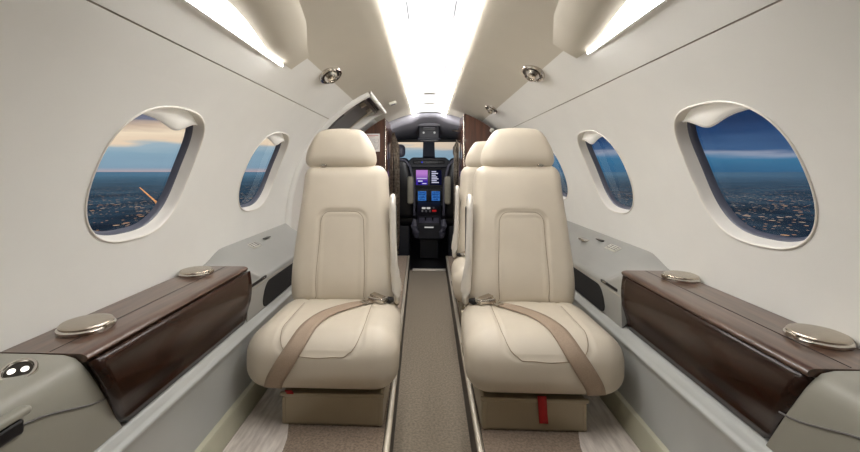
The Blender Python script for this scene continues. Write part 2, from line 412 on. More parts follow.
# ------------------------------------------------------------------ side consoles (walnut stowage units with cup holders)
def console(s):
    sd = 'left' if s < 0 else 'right'
    t = thing('side_console', (s * .68, 1.0, Z(-.50)), 'glossy walnut stowage console along the %s sidewall under the window' % sd, 'console', 'walnut side consoles')
    X = lambda u: s * u
    Y0, Y1 = .685, 1.318
    # wooden top: slab with a rounded nose toward the seat
    prof = [(.776, -.345), (.776, -.330), (.66, -.330), (.628, -.330), (.620, -.3315), (.615, -.3345), (.613, -.339), (.616, -.344), (.65, -.344)]
    mb = MB(); mb.loft([[Vector((X(u), y, Z(z))) for u, z in prof] for y in (Y0, Y0 + .01, Y1 - .012, Y1)])
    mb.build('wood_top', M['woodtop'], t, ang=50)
    # raised thin fillet line along the top, as in the two-part lid
    mb = MB(); mb.rbox((X(.688), (Y0 + Y1) / 2, Z(-.3297)), (.0015, Y1 - Y0 - .01, .0012), .0004)
    mb.build('lid_joint', M['black'], t)
    # wooden front: near edge slants aft-down, lower corners rounded, belly curves in
    out = []
    def edge(p, q, n=8): return [(p[0] + (q[0] - p[0]) * i / n, p[1] + (q[1] - p[1]) * i / n) for i in range(n)]
    zt, zb = -.3455, -.514
    def yn(z): return Y0 + .085 * ((zt - z) / (zt - zb)) ** 1.15           # near edge
    rows = []
    for j in range(13):
        z = zt + (zb - zt) * j / 12; ya, yb = yn(z), Y1 - .002
        cr = max(0, (z - (zb + .02)) / -.02)                                 # corner rounding near the bottom
        ya += .018 * max(0, cr) ** 2; yb -= .018 * max(0, cr) ** 2
        bel = .006 * math.sin(PI * min(1, (zt - z) / .11)) - .012 * smooth(-.44, -.50, z)
        rows.append([Vector((X(.617 - bel), ya + (yb - ya) * i / 24, Z(z))) for i in range(25)])
    mb = MB(); mb.grid(rows)
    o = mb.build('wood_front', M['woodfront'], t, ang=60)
    m = o.modifiers.new('thick', 'SOLIDIFY'); m.thickness = .012; m.offset = 1 if s > 0 else -1
    # grey cowl nearer the viewer
    rows = []
    for y in frange(.05, Y0 - .002, .03):
        rows.append([(.778, -.331), (.70, -.331), (.655, -.332), (.634, -.337), (.622, -.348), (.616, -.365), (.613, -.39), (.612, -.43), (.614, -.46), (.619, -.517)])
    ys = frange(.05, Y0 - .002, .03); zs_of = None
    mb = MB()
    grid_rows = []
    for i, y in enumerate(ys):
        row = []
        for (u, z) in rows[i]:
            k = smooth(-.345, -.505, z)
            stretch_y = y + .088 * ((max(0, -.3455 - z)) / .1685) ** 1.15 * smooth(.2, Y0, y)
            row.append(Vector((X(u + .01 * smooth(.55, .2, y)), stretch_y, Z(z))))
        grid_rows.append(row)
    mb.grid(grid_rows); mb.build('cowl', M['grey'], t, ang=60)
    # body behind the wood (closes the unit at the front end)
    mb = MB(); mb.prism([(.634, -.346), (.634, -.512), (.70, -.52), (.750, -.42), (.768, -.346)], lambda u, v, y: (X(u), y, Z(v)), Y0 + .09, Y1 - .003)
    mb.build('carcass', M['grey'], t)
    # dark joint across the cowl
    mb = MB(); mb.tube([Vector((X(.6115 + .004 * smooth(.6, .5, y)), y, Z(-.432 + .05 * smooth(.74, .56, y)))) for y in frange(.30, .735, .02)], .0016, 6)
    mb.build('cowl_joint', M['doorgrey'], t)
    # pocket latch near the viewer
    mb = MB(); mb.rbox((X(.613), .545, Z(-.382)), (.012, .05, .024), .008); lp = mb.build('latch_pocket', M['black'], t)
    mb = MB(); mb.rbox((X(.613), .54, Z(-.361)), (.02, .075, .012), .005); mb.build('latch_lip', M['grey'], t)
    # cup holders with hinged metal lids
    for (x, y) in (((.712, .795), (.730, 1.215)) if s < 0 else ((.738, .80), (.740, 1.22))):
        mb = MB(); mb.lathe([(.0485, 0), (.0495, .002), (.0495, .0065), (.047, .009), (.044, .0095)], 48, Matrix.Translation((X(x), y, Z(-.3298))))
        r_ = mb.build('cup_holder', M['chrome'], t)
        mb = MB(); mb.lathe([(.046, .004), (.046, .0125), (.044, .0148), (.036, .0163), (.02, .0168), (.0, .017)], 48, Matrix.Translation((X(x), y, Z(-.3298))))
        mb.build('cup_lid', M['nickel'], r_)
        mb = MB(); mb.rbox((X(x - .048), y, Z(-.3298) + .009), (.008, .022, .01), .003); mb.build('lid_tab', M['nickel'], r_)
    # round reading lamp / control set into the cowl
    nrm = Vector((-s * .25, -.35, .9)).normalized()
    mt = Matrix.Translation((X(.672), .620, Z(-.3305))) @ nrm.to_track_quat('Z', 'Y').to_matrix().to_4x4()
    mb = MB(); mb.lathe([(.024, -.008), (.0245, .003), (.023, .006), (.0195, .006), (.018, .003)], 36, mt); rl = mb.build('round_lamp', M['chrome'], t)
    mb = MB(); mb.lathe([(.0178, .0), (.0178, .003), (.012, .0042), (0, .0046)], 30, mt); mb.build('lamp_glass', M['darkmetal'], rl)
    for dx in (-.008, .008):  # glowing dots stand for LED reflections in the lamp glass
        mb = MB(); mb.lathe([(.0052, .003), (.0052, .0052), (.003, .0068), (0, .0072)], 16, mt @ Matrix.Translation((dx, 0, 0))); mb.build('lamp_glint', M['led'], rl)
    return t
console(-1); console(1)

# ------------------------------------------------------------------ forward side ledges
def ledge(s):
    sd = 'left' if s < 0 else 'right'; YE = 2.13 if s < 0 else 2.93
    t = thing('side_ledge', (s * .68, 1.6, Z(-.50)), 'silver grey armrest ledge with a dark pocket %s' % ('between the left console and the entry door' if s < 0 else 'beside the right seat, forward of the console'), 'ledge', 'grey side ledges')
    X = lambda u: s * u
    rows = []
    for y in frange(1.319, YE, .03):
        k = smooth(1.319, 1.46, y)
        zo = -.335 + .037 * k; zi = -.345 - .048 * k
        xo = XW(zo, y) - .0015
        row = [Vector((X(xo), y, Z(zo))), Vector((X(xo - .008), y, Z(zo - .001 - .004 * k)))]
        for q in (.2, .4, .6, .8, .92):
            x = xo + (.634 - xo) * q; z = zo - .012 * k + (zi - zo + .012 * k) * q ** 1.2
            row.append(Vector((X(x), y, Z(z))))
        row += [Vector((X(.624), y, Z(zi - .003))), Vector((X(.617), y, Z(zi - .010))), Vector((X(.614), y, Z(zi - .02))), Vector((X(.613), y, Z(-.45))), Vector((X(.616), y, Z(-.518)))]
        rows.append(row)
    mb = MB(); vv = mb.grid(rows)
    mb.cap([v for v in vv[0]])
    mb.build('ledge_shell', M['ledge'], t, ang=50)
    # joint line under the arm pad
    mb = MB(); mb.tube([Vector((X(.6135), y, Z(-.418))) for y in frange(1.325, YE - .02, .1)], .0014, 6); mb.build('pad_joint', M['seam'], t)
    # dark net pocket, parallelogram with rounded corners
    base = rrect(1.445, 1.96, -.514, -.424, (.03, .045, .035, .03), 8)
    mb = MB(); mb.prism([(u + .0 + .25 * (v + .47), v) for u, v in base], lambda u, v, q: (X(q), u, Z(v)), .6165, .6115)
    pk = mb.build('net_pocket', M['mesh'], t)
    # narrow latch slot at the start of the pad
    mb = MB(); mb.prism(rrect(1.345, 1.47, -.409, -.399, .004, 4), lambda u, v, q: (X(q), u, Z(v)), .617, .6118)
    sl = mb.build('latch_slot', M['black'], t)
    mb = MB(); mb.rbox((X(.6115), 1.44, Z(-.403)), (.003, .025, .005), .001); mb.build('latch_button', M['chrome'], sl)
    # small label plate on the riser of the ledge next to the wall
    def lp(y, z):                                                       # point on the sloping shelf
        xo = XW(-.298, y) - .0015
        q = z; zo, zi = -.298, -.393
        return Vector((X(xo + (.634 - xo) * q), y, Z(zo - .012 + (zi - zo + .012) * q ** 1.2)))
    plates = ((1.66, .075),) if s < 0 else ((1.66, .09),)
    for y, h in plates:
        a, b, c, d = lp(y - h / 2, .12), lp(y + h / 2, .12), lp(y + h / 2, .36), lp(y - h / 2, .36)
        n = (b - a).cross(d - a).normalized(); n = n if n.z > 0 else -n
        mb = MB(); mb.loft([[p + n * .0005 for p in (a, b, c, d)], [p + n * .0025 for p in (a, b, c, d)]])
        pl = mb.build('label_plate', M['plate'], t)
        for k in range(3):
            mb = MB()
            f0 = .22 + .22 * k
            for g0, g1 in ((.1, .32), (.36, .6), (.64, .9)):
                e = [a + (b - a) * g + (d - a) * f for g, f in ((g0, f0), (g1, f0), (g1, f0 + .1), (g0, f0 + .1))]
                mb.loft([[p + n * .0026 for p in e], [p + n * .003 for p in e]])
            mb.build('print_line', M['ink'], pl)
    if s > 0:
        c = lp(1.90, .42) + Vector((0, 0, .004))
        mb = MB(); mb.rbox(c, (.03, .07, .012), .006); hb = mb.build('recessed_handle', M['chrome'], t)
        c = lp(1.80, .18) + Vector((0, 0, .003))
        mb = MB(); mb.rbox(c, (.02, .06, .004), .0015); mb.build('vent_slot', M['darkmetal'], t)
    else:
        c = lp(1.80, .2) + Vector((0, 0, .003))
        mb = MB(); mb.rbox(c, (.02, .06, .004), .0015); mb.build('vent_slot', M['darkmetal'], t)
    return t
ledge(-1); ledge(1)

# ------------------------------------------------------------------ passenger seats
def sdf_rr(px, py, hx, hy, r):
    qx, qy = abs(px) - hx + r, abs(py) - hy + r
    return math.hypot(max(qx, 0), max(qy, 0)) + min(max(qx, qy), 0) - r
def seat(s, loc, label, tagsize, hoff):
    """seat facing -y; s = +1 when the aisle is on its +x side. Local origin on the platform, under the seat centre."""
    t = thing('passenger_seat', (0, 0, 0), label, 'seat', 'cream leather passenger seats')
    a = s                                                             # direction of the aisle
    # --- base
    mb = MB(); mb.rbox((a * (.031 if a > 0 else .030), .080, .05), (.314, .54, .1), .012); ped = mb.build('seat_base', M['pedestal'], t)
    mb = MB(); mb.rbox((a * (.031 if a > 0 else .030), -.1865, .095), (.322, .012, .012), .004); mb.build('base_lip', M['pedestal'], ped)
    for dx in (-.148, .148):
        mb = MB(); mb.rbox((a * (.031 if a > 0 else .030) + dx, -.188, .047), (.012, .006, .082), .0025); mb.build('corner_strip', M['pedestal'], ped)
    mb = MB(); mb.rbox((0, .09, .112), (.38, .44, .03), .01); mb.build('seat_pan', M['darkmetal'], t)
    # side skirt on the aisle side with a small release lever
    out = [(-.12, .1), (.36, .1), (.36, .17), (.2, .16), (-.06, .145), (-.12, .12)]
    mb = MB(); mb.prism(out, lambda u, v, q: (a * q, u, v), .188, .205); mb.build('side_skirt', M['pedestal'], t, bevel=.004)
    mb = MB(); mb.tube([(a * .2, -.05, .14), (a * .222, -.05, .15), (a * .224, -.02, .158), (a * .224, .03, .166)], .006, 8); mb.build('release_lever', M['chrome'], t)
    # --- cushion
    W, D, H = .458, .42, .186
    cy, cz = -.02, .203
    def fcush(p):
        x, y, z = p
        k = smooth(.05, -.21, y)
        # front roll bulges forward and down, sides swell
        x *= 1 + .035 * k * (1 - (z / (H / 2)) ** 2 * .5) - .05 * smooth(.05, .21, y)
        y -= .018 * k * math.cos(min(1, abs(z) / (H / 2)) * PI / 2) * (1 - (x / (W / 2)) ** 2 * .4)
        if z > 0:
            z += .012 * (1 - (x / (W / 2)) ** 2) * (1 - (y / (D / 2)) ** 2 * .6) - .012 * smooth(.05, .2, y)
        # sewn U-shaped centre panel
        tt = (D / 2 - y) + (H / 2 - z)
        if y < .19 and z > -.06:
            d = sdf_rr(x, tt - .14, .125, .345, .05)
            g = -.0065 * math.exp(-(d / .006) ** 2) - (.004 * smooth(0, -.03, d) if d < 0 else 0)
            n = Vector((0, -smooth(.06, -.0, z) * k, smooth(-.0, .06, z) + .2)).normalized()
            # two pleats running to the rear
            pl = 0
            for px in (-.06,):
                pl -= .003 * math.exp(-((x - a * px) / .006) ** 2) * smooth(.0, .12, y)
            y += n.y * (g + pl); z += n.z * (g + pl)
        return Vector((x, y, z))
    mb = MB(); mb.rbox((0, cy, cz), (W, D, H), .072, step=.0075, f=fcush)
    bmesh.ops.recalc_face_normals(mb.bm, faces=mb.bm.faces); mb.bm.normal_update()
    bvh = BVHTree.FromBMesh(mb.bm)
    cu = mb.build('seat_cushion', M['leather'], t, ang=80)
    def stitch(pts, tree, parent, away):
        out = []
        pts = [Vector(p) for p in pts]; dense = []
        for p_, q_ in zip(pts[:-1], pts[1:]):
            nn = max(1, int((q_ - p_).length / .004)); dense += [p_.lerp(q_, k / nn) for k in range(nn)]
        for p in dense + [pts[-1]]:
            q, n, _, _ = tree.find_nearest(Vector(p)); out.append(q + n * .0008)
        for _ in range(4):
            out = [out[0]] + [(out[k - 1] + out[k] * 2 + out[k + 1]) / 4 for k in range(1, len(out) - 1)] + [out[-1]]
        b_ = MB(); b_.tube(out, .0011, 6); b_.build('seam', M['leather_seam'], parent)
    stitch([(.125, cy + .06, cz + H / 2), (.125, cy - .02, cz + H / 2), (.125, cy - .09, cz + H / 2), (.124, cy - .14, cz + H / 2 - .003), (.118, cy - .20, cz + .075), (.100, cy - .235, cz + .052), (.07, cy - .245, cz + .042), (.0, cy - .25, cz + .038), (-.07, cy - .245, cz + .042), (-.100, cy - .235, cz + .052), (-.118, cy - .20, cz + .075), (-.124, cy - .14, cz + H / 2 - .003), (-.125, cy - .09, cz + H / 2), (-.125, cy - .02, cz + H / 2), (-.125, cy + .06, cz + H / 2)], bvh, cu, None)
    # --- backrest
    BH, BT, BW = .55, .115, .396
    tilt = rad(8.5)
    RB = Matrix.Rotation(-tilt, 3, 'X')
    bc = Vector((-a * .005, .185, .525))
    def fback(p):
        x, y, z = p
        v = (z + BH / 2) / BH
        x *= 1.0 - .155 * smooth(.25, 1.0, v) - .02 * smooth(.2, 0, v)
        y -= .012 * (1 - (x / (BW / 2)) ** 2) * math.sin(PI * min(1, max(0, v)))
        y -= .014 * math.exp(-((v - .18) / .16) ** 2)                  # lumbar
        if y < 0:
            d = sdf_rr(x, z + .235, .090, .325, .038)
            y += .0075 * math.exp(-(d / .006) ** 2) + (.006 * smooth(0, -.02, d) if d < 0 else 0) - .002
            y += .006 * smooth(.10, .0, v)
        return Vector((x, y, z))
    mb = MB(); mb.rbox(bc, (BW, BT, BH), .05, step=.007, f=fback, R=RB)
    bmesh.ops.recalc_face_normals(mb.bm, faces=mb.bm.faces); mb.bm.normal_update()
    bvb = BVHTree.FromBMesh(mb.bm)
    bk = mb.build('backrest', M['leather'], t, ang=80)
    ol = [(-.090, -.24 + .02 * k) for k in range(14)] + [(u, v) for u, v in rrect(-.090, .090, -.56, .09, .038, 6)[:14]][::-1] + [(.090, .02 - .02 * k) for k in range(14)]
    stitch([bc + RB @ Vector((u * (1 - .155 * smooth(.25, 1, (v + BH / 2) / BH)), -BT / 2 - .01, v)) for u, v in ol], bvb, bk, None)
    # --- headrest
    HW, HT, HH = .285, .10, .168
    hc = bc + RB @ Vector((hoff, -.006, BH / 2 + HH / 2 - .014))
    def fhead(p):
        x, y, z = p
        v = (z + HH / 2) / HH
        x *= 1 + .05 * smooth(.4, 0, v) - .25 * smooth(.3, 1.0, v)
        z -= .020 * (x / (HW / 2)) ** 2 * smooth(.4, 1, v)
        y -= .012 * math.sin(PI * v) * (1 - (x / (HW / 2)) ** 2)
        return Vector((x, y, z))
    mb = MB(); mb.rbox(hc, (HW, HT, HH), .046, step=.008, f=fhead, R=RB); mb.build('headrest', M['leather'], t, ang=80)
    for dx in (-.06, .06):
        p0 = bc + RB @ Vector((dx + hoff, 0, BH / 2 - .03)); p1 = hc + RB @ Vector((dx, 0, -HH / 2 + .03))
        mb = MB(); mb.tube([p0, p1], .007, 10); mb.build('headrest_post', M['chrome'], t)
    p = bc + RB @ Vector((-a * .085, -.045, BH / 2 - .004))
    mb = MB(); mb.rbox(p, (.022, .012, .012), .004); mb.build('headrest_catch', M['chrome'], t)
    # --- folded armrest bar along the aisle side of the backrest
    pts = [(.188, .150, .672), (.189, .128, .668), (.190, .120, .65), (.192, .112, .57), (.195, .101, .49), (.199, .092, .42), (.206, .088, .37), (.210, .088, .32), (.209, .098, .298), (.203, .13, .290)]
    mb = MB()
    rings = []
    pv = [Vector((a * x, y, z)) for x, y, z in pts]
    fine = []
    for i in range(len(pv) - 1):
        for k in range(4): fine.append(pv[i].lerp(pv[i + 1], k / 4))
    fine.append(pv[-1])
    mb.tube(fine, .0155, 14, flat=(.8, 1.2)); ab = mb.build('armrest', M['armbar'], t, ang=60)
    mb = MB(); mb.rbox((a * .196, .155, .47), (.014, .05, .34), .005); mb.build('armrest_bracket', M['black'], ab)
    mb = MB(); mb.lathe([(.02, -.012), (.02, .004), (.016, .008), (0, .009)], 20, Matrix.Translation((a * .206, .12, .285)) @ Matrix.Rotation(a * PI / 2, 4, 'Y')); mb.build('armrest_pivot', M['chrome'], ab)
    # --- lap belt lying across the cushion
    def on(x, y, z, lift=.0035):
        q, n, i, dist = bvh.find_nearest(Vector((x, y, z)))
        return q + n * lift
    path = [(a * .135, .055, .30), (a * .085, .025, .31), (a * .03, -.03, .31), (-a * .015, -.09, .31), (-a * .04, -.165, .30), (-a * .068, -.25, .27), (-a * .09, -.27, .225), (-a * .118, -.27, .175), (-a * .14, -.22, .125)]
    pv = [Vector(p) for p in path]; fine = []
    for i in range(len(pv) - 1):
        p0, p1, p2, p3 = pv[max(i - 1, 0)], pv[i], pv[i + 1], pv[min(i + 2, len(pv) - 1)]
        for k in range(8):
            u = k / 8
            fine.append(.5 * ((2 * p1) + (p2 - p0) * u + (2 * p0 - 5 * p1 + 4 * p2 - p3) * u * u + (3 * p1 - p0 - 3 * p2 + p3) * u ** 3))
    fine.append(pv[-1])
    rows = []
    for i, p in enumerate(fine):
        tg = (fine[min(i + 1, len(fine) - 1)] - fine[max(i - 1, 0)]).normalized()
        q, n, _, _ = bvh.find_nearest(p)
        sd = tg.cross(n).normalized()
        w = .012 + .014 * smooth(0, 14, i)
        rows.append([on(*(q + sd * w * f)) for f in (-1, -.5, 0, .5, 1)])
    for _ in range(6):
        rows = [rows[0]] + [[(rows[i - 1][k] + rows[i][k] * 2 + rows[i + 1][k]) / 4 for k in range(5)] for i in range(1, len(rows) - 1)] + [rows[-1]]
    rows = [[p + Vector((0, -.0012, .0015)) for p in r] for r in rows]
    mb = MB(); mb.grid(rows); bl = mb.build('seat_belt', M['belt'], t, ang=80)
    sm = bl.modifiers.new('thick', 'SOLIDIFY'); sm.thickness = .0025; sm.offset = 0
    bq = on(a * .142, .045, .31, .012)
    RBk = Matrix.Rotation(a * rad(-28), 3, 'Z')
    mb = MB(); mb.rbox(bq, (.068, .038, .018), .005, R=RBk); mb.build('buckle', M['chrome'], bl)
    mb = MB(); mb.rbox(bq + Vector((0, 0, .011)), (.05, .03, .007), .002, R=RBk @ Matrix.Rotation(a * rad(10), 3, 'Y')); mb.build('buckle_lever', M['nickel'], bl)
    mb = MB(); mb.rbox(on(a * .184, .066, .31, .01), (.03, .03, .018), .006, R=RBk); mb.build('buckle_webbing', M['black'], bl)
    mb = MB(); mb.rbox(on(a * .100, .022, .31, .009), (.034, .022, .004), .0015, R=RBk); mb.build('belt_tongue', M['chrome'], bl)
    # --- red pull tag hanging out below the cushion
    if tagsize:
        w, h, tx, slant = tagsize
        mb = MB(); rows = []
        for k in range(7):
            z = .112 - h * k / 6
            rows.append([Vector((tx - w / 2 + slant * k / 6, -.1965 - .002 * math.sin(k), z)), Vector((tx + w / 2 + slant * k / 6, -.1965 - .002 * math.sin(k + .5), z))])
        mb.grid(rows); o = mb.build('pull_tag', M['red'], t); o['label'] = 'red fabric pull tag'
        sm = o.modifiers.new('thick', 'SOLIDIFY'); sm.thickness = .0015
    t.location = loc
    return t
SX, SY = .335, 1.40
seatL = seat(1, (-SX, SY, Z(PLAT) + .0005), 'cream leather seat left of the aisle, facing the viewer, belt across its cushion', (.022, .012, -.10, .004), -.024)
seatR = seat(-1, (SX + .003, SY, Z(PLAT) + .0005), 'cream leather seat right of the aisle with a red tag hanging at its base', (.026, .082, -.010, .006), .004)
def copy_tree(o, parent=None, skip=()):
    c = o.copy(); COL.objects.link(c); c.parent = parent
    for ch in list(o.children):
        if ch.name.split('.')[0] in skip: continue
        copy_tree(ch, c, skip)
    return c
seat3 = copy_tree(seatR, skip=('pull_tag',))
seat3.location = (SX + .013, SY + .78, Z(PLAT) + .0005)
seat3['label'] = 'cream leather seat mostly hidden behind the right front seat'

# ------------------------------------------------------------------ ceiling: central light panel, wash lights, spot vents
t = thing('ceiling_light', (0, 1.0, Z(.46)), 'long white lit panel down the middle of the cabin ceiling', 'ceiling light')
YL = 3.34; YA = .7
def zc_edge(y): return ZC + RAD(y) * math.sin(rad(CEN))
def xc_edge(y): return RAD(y) * math.cos(rad(CEN))
mb = MB(); mb.grid([[Vector((u * xc_edge(y) * .80, y, Z(zc_edge(y) + .006 + .012 * (1 - u * u)))) for u in (-1, -.6, -.2, .2, .6, 1)] for y in frange(YA, YL, .1)])
mb.build('centre_panel', M['panel'], t)
for s in (-1, 1):
    mb = MB(); mb.grid([[Vector((s * u * xc_edge(y), y, Z(zc_edge(y) + v))) for u, v in ((1.0, .004), (1.0, -.003), (.97, -.007), (.88, -.004), (.80, .002), (.80, .010))] for y in frange(YA, YL, .1)])
    mb.build('light_strip', M['strip'], t)
    for y in (1.22, 1.95, 2.75):
        mb = MB(); mb.rbox((s * .072, y, Z(zc_edge(y) + .0125)), (.003, .13, .004), .001); mb.build('panel_slot', M['cockgrey'], t)
for y in (2.6, 3.0):
    mb = MB(); mb.rbox((0, y, Z(zc_edge(y) + .018)), (.07, .05, .006), .002); mb.build('speaker_patch', M['plate'], t)
# unlit ceiling aft of the lit panel
mb = MB(); mb.grid([[Vector((u * xc_edge(y), y, Z(zc_edge(y) + .006 + .014 * (1 - u * u)))) for u in (-1, -.5, 0, .5, 1)] for y in frange(YB, YA, .05)])
tag(mb.build('ceiling_aft', M['ceil']), kind='structure')
# ceiling beyond the lit panel
mb = MB(); mb.grid([[Vector((u * xc_edge(y), y, Z(zc_edge(y) + .006 + .014 * (1 - u * u)))) for u in (-1, -.5, 0, .5, 1)] for y in frange(YL, YF, .05)])
tag(mb.build('ceiling_forward', M['ceil']), kind='structure')

def wash_light(s):
    sd = 'left' if s < 0 else 'right'
    AL = 52.9 if s < 0 else 54.3
    t = thing('wash_light', P(s, .9, AL), 'bright blade shaped wash light recessed in the %s side of the ceiling' % sd, 'light', 'side wash lights')
    y0, y1 = .62, 1.22 if s < 0 else 1.16
    def w(y): return (.043 * (1 - smooth(.80, 1.15, y)) ** .8 + .009) * DEG
    ys = frange(y0, y1, .02)
    mb = MB(); mb.grid([[P(s, y, AL + w(y) * q, -.004 - .010 * math.sin(PI * q)) for y in ys] for q in (0, .12, .3, .5, .7, .88, 1)])
    mb.build('light_lens', M['wash'], t)
    mb = MB(); mb.grid([[P(s, y, AL - .05 + dq, -.0 + d) for y in frange(y0, y1 + .01, .02)] for dq, d in ((-.35, -.0005), (-.25, -.006), (.05, -.007), (.12, -.002))])
    mb.build('lens_trim', M['wall'], t)
    # smooth pod above the lens
    rows = []
    for q in [i / 14 for i in range(15)]:
        row = []
        for y in frange(y0 - .1, y1 + .09, .025):
            aw = w(min(y, y1)); A0 = AL + aw * .98
            f = 1 - smooth(1.06, 1.33, y)
            h = .019 * f * (math.sin(PI * min(1, .12 + q * .88)) ** .8 if q < 1 else 0)
            row.append(P(s, y, A0 + q * (.135 * DEG) * (.55 + .45 * f), -.0004 - h))
        rows.append(row)
    mb = MB(); mb.grid(rows); mb.build('pod', M['ceil'], t, ang=80)
wash_light(-1); wash_light(1)

def spot(s, y, ang, label, scale=1.0):
    p = P(s, y, ang); n = Vector((-p.x, 0, Z(ZC) - p.z)).normalized()
    t = thing('air_vent', p, label, 'air vent', 'chrome overhead vents')
    yv = Vector((0, 1, 0)); xv = yv.cross(n).normalized()
    mt = Matrix((( *xv, 0), (*yv, 0), (*n, 0), (0, 0, 0, 1)))
    R = Matrix((xv, yv, n)).transposed().to_4x4()
    mt = Matrix.Translation(p) @ R @ Matrix.Diagonal((scale, scale, scale, 1))
    # lens-shaped bezel with pointed ends
    out = []
    for k in range(40):
        th = 2 * PI * k / 40; c, s_ = math.cos(th), math.sin(th)
        out.append((.033 * s_ * (1 - .25 * c * c), .058 * math.copysign(abs(c) ** .9, c)))
    mb = MB(); mb.loft([[mt @ Vector((u * f, v * f, h)) for u, v in out] for f, h in ((1, -.002), (1, .004), (.93, .007), (.8, .006), (.74, .002))])
    mb.build('bezel', M['chrome'], t)
    mb = MB(); mb.loft([[mt @ Vector((u * .75, v * .75, h)) for u, v in out] for h in (.001, .0035)]); mb.build('dish', M['darkmetal'], t)
    m2 = mt @ Matrix.Translation((0, -.014, 0)) @ Matrix.Rotation(rad(28), 4, 'X')
    mb = MB(); mb.lathe([(.017, 0), (.0195, .008), (.018, .016), (.012, .021), (.011, .028), (.008, .029), (.007, .024)], 24, m2); mb.build('nozzle', M['chrome'], t)
    m3 = mt @ Matrix.Translation((0, .026, 0))
    mb = MB(); mb.lathe([(.014, 0), (.014, .008), (.010, .011), (0, .012)], 24, m3); mb.build('reading_lamp', M['nickel'], t)
AG = math.degrees(math.asin((.3707 + .3) / .78))
spot(-1, 1.575, AG, 'chrome overhead air vent above the left seat', 1.45)
spot(1, 1.575, AG, 'chrome overhead air vent above the right front seat', 1.45)
spot(1, 2.55, AG + .5, 'small chrome overhead air vent above the farther right seat', 1.3)
p = P(-1, 2.67, 71.5); n = Vector((-p.x, 0, Z(ZC) - p.z)).normalized(); xv = Vector((0, 1, 0)).cross(n).normalized()
t = thing('ceiling_sensor', p, 'tiny white box on the ceiling near the entry door', 'sensor')
R3 = Matrix((xv, Vector((0, 1, 0)), n)).transposed()
mb = MB(); mb.rbox(p + n * .007, (.05, .06, .016), .004, R=R3); mb.build('housing', M['plate'], t)
mb = MB(); mb.rbox(p + n * .0158, (.03, .036, .003), .001, R=R3); mb.build('lens', M['cockgrey'], t)

# ------------------------------------------------------------------ entry door on the left
d = thing('door_1', (-.70, 2.55, Z(-.4)), 'entry door with curved cream frame at the front left', 'door', kind='structure')
aa = frange(-30, 65, 1.5)
prof = [(-.045, 0), (-.043, -.012), (-.030, -.020), (-.005, -.021), (.012, -.014), (.018, 0), (.020, .03), (.022, .085)]
mb = MB(); mb.grid([[P(-1, DOOR0 + u, a, dd) for a in aa] for u, dd in prof])
rows = []
for da, dd in ((1.6, 0), (1.5, -.008), (1.1, -.012), (.2, -.012), (-.2, -.008), (-.4, 0), (-.6, .03), (-.7, .085)):
    rows.append([P(-1, y, 64.5 + da, dd) for y in frange(DOOR0 - .04, DOOR1, .03)])
mb.grid(rows)
mb.grid([[P(-1, DOOR1 + u, a, dd) for a in frange(-44, 66, 2)] for u, dd in ((.02, -.001), (.004, -.004), (-.002, .0), (-.003, .03), (-.003, .09))])
mb.build('door_frame', M['wall'], d, ang=70)
mb = MB(); mb.grid([[P(-1, y, a, .07) for y in frange(DOOR0 + .01, DOOR1, .03)] for a in frange(-44, 66, 2)]); mb.build('door_panel', M['doorwhite'], d)
def shell_box(y0, y1, a0, a1, d0, d1, name, m, parent):
    mb = MB(); ys, as_ = frange(y0, y1, .03), frange(a0, a1, 1.5)
    top = [[P(-1, y, a, d0) for y in ys] for a in as_]
    bot = [[P(-1, y, a, d1) for y in ys] for a in as_]
    mb.grid(top); mb.grid(bot)
    mb.grid([[r[0] for r in top], [r[0] for r in bot]]); mb.grid([[r[-1] for r in top], [r[-1] for r in bot]])
    mb.grid([top[0], bot[0]]); mb.grid([top[-1], bot[-1]])
    return mb.build(name, m, parent, weld=True)
dk = shell_box(2.50, 2.912, 36, 60, .05, .068, 'dark_panel', M['doorgrey'], d)
shell_box(2.24, 2.46, 42, 58, .055, .068, 'white_panel', M['rim'], d)
shell_box(2.44, 2.50, 50, 56, .045, .055, 'latch_block', M['hardware'], d)
shell_box(2.36, 2.90, 60.4, 61.8, .02, .06, 'hinge_bar', M['hardware'], d)
shell_box(2.40, 2.90, 62.2, 63.2, .03, .06, 'hinge_slot', M['black'], d)
shell_box(2.52, 2.56, 57.5, 61.5, .03, .05, 'hinge', M['rail'], d)
shell_box(2.78, 2.82, 57.5, 61.5, .03, .05, 'hinge', M['rail'], d)
mb = MB(); mb.tube([P(-1, 2.90, a, .045) for a in frange(36, 60, 2)], .005, 8); mb.build('edge_seal', M['rail'], d)

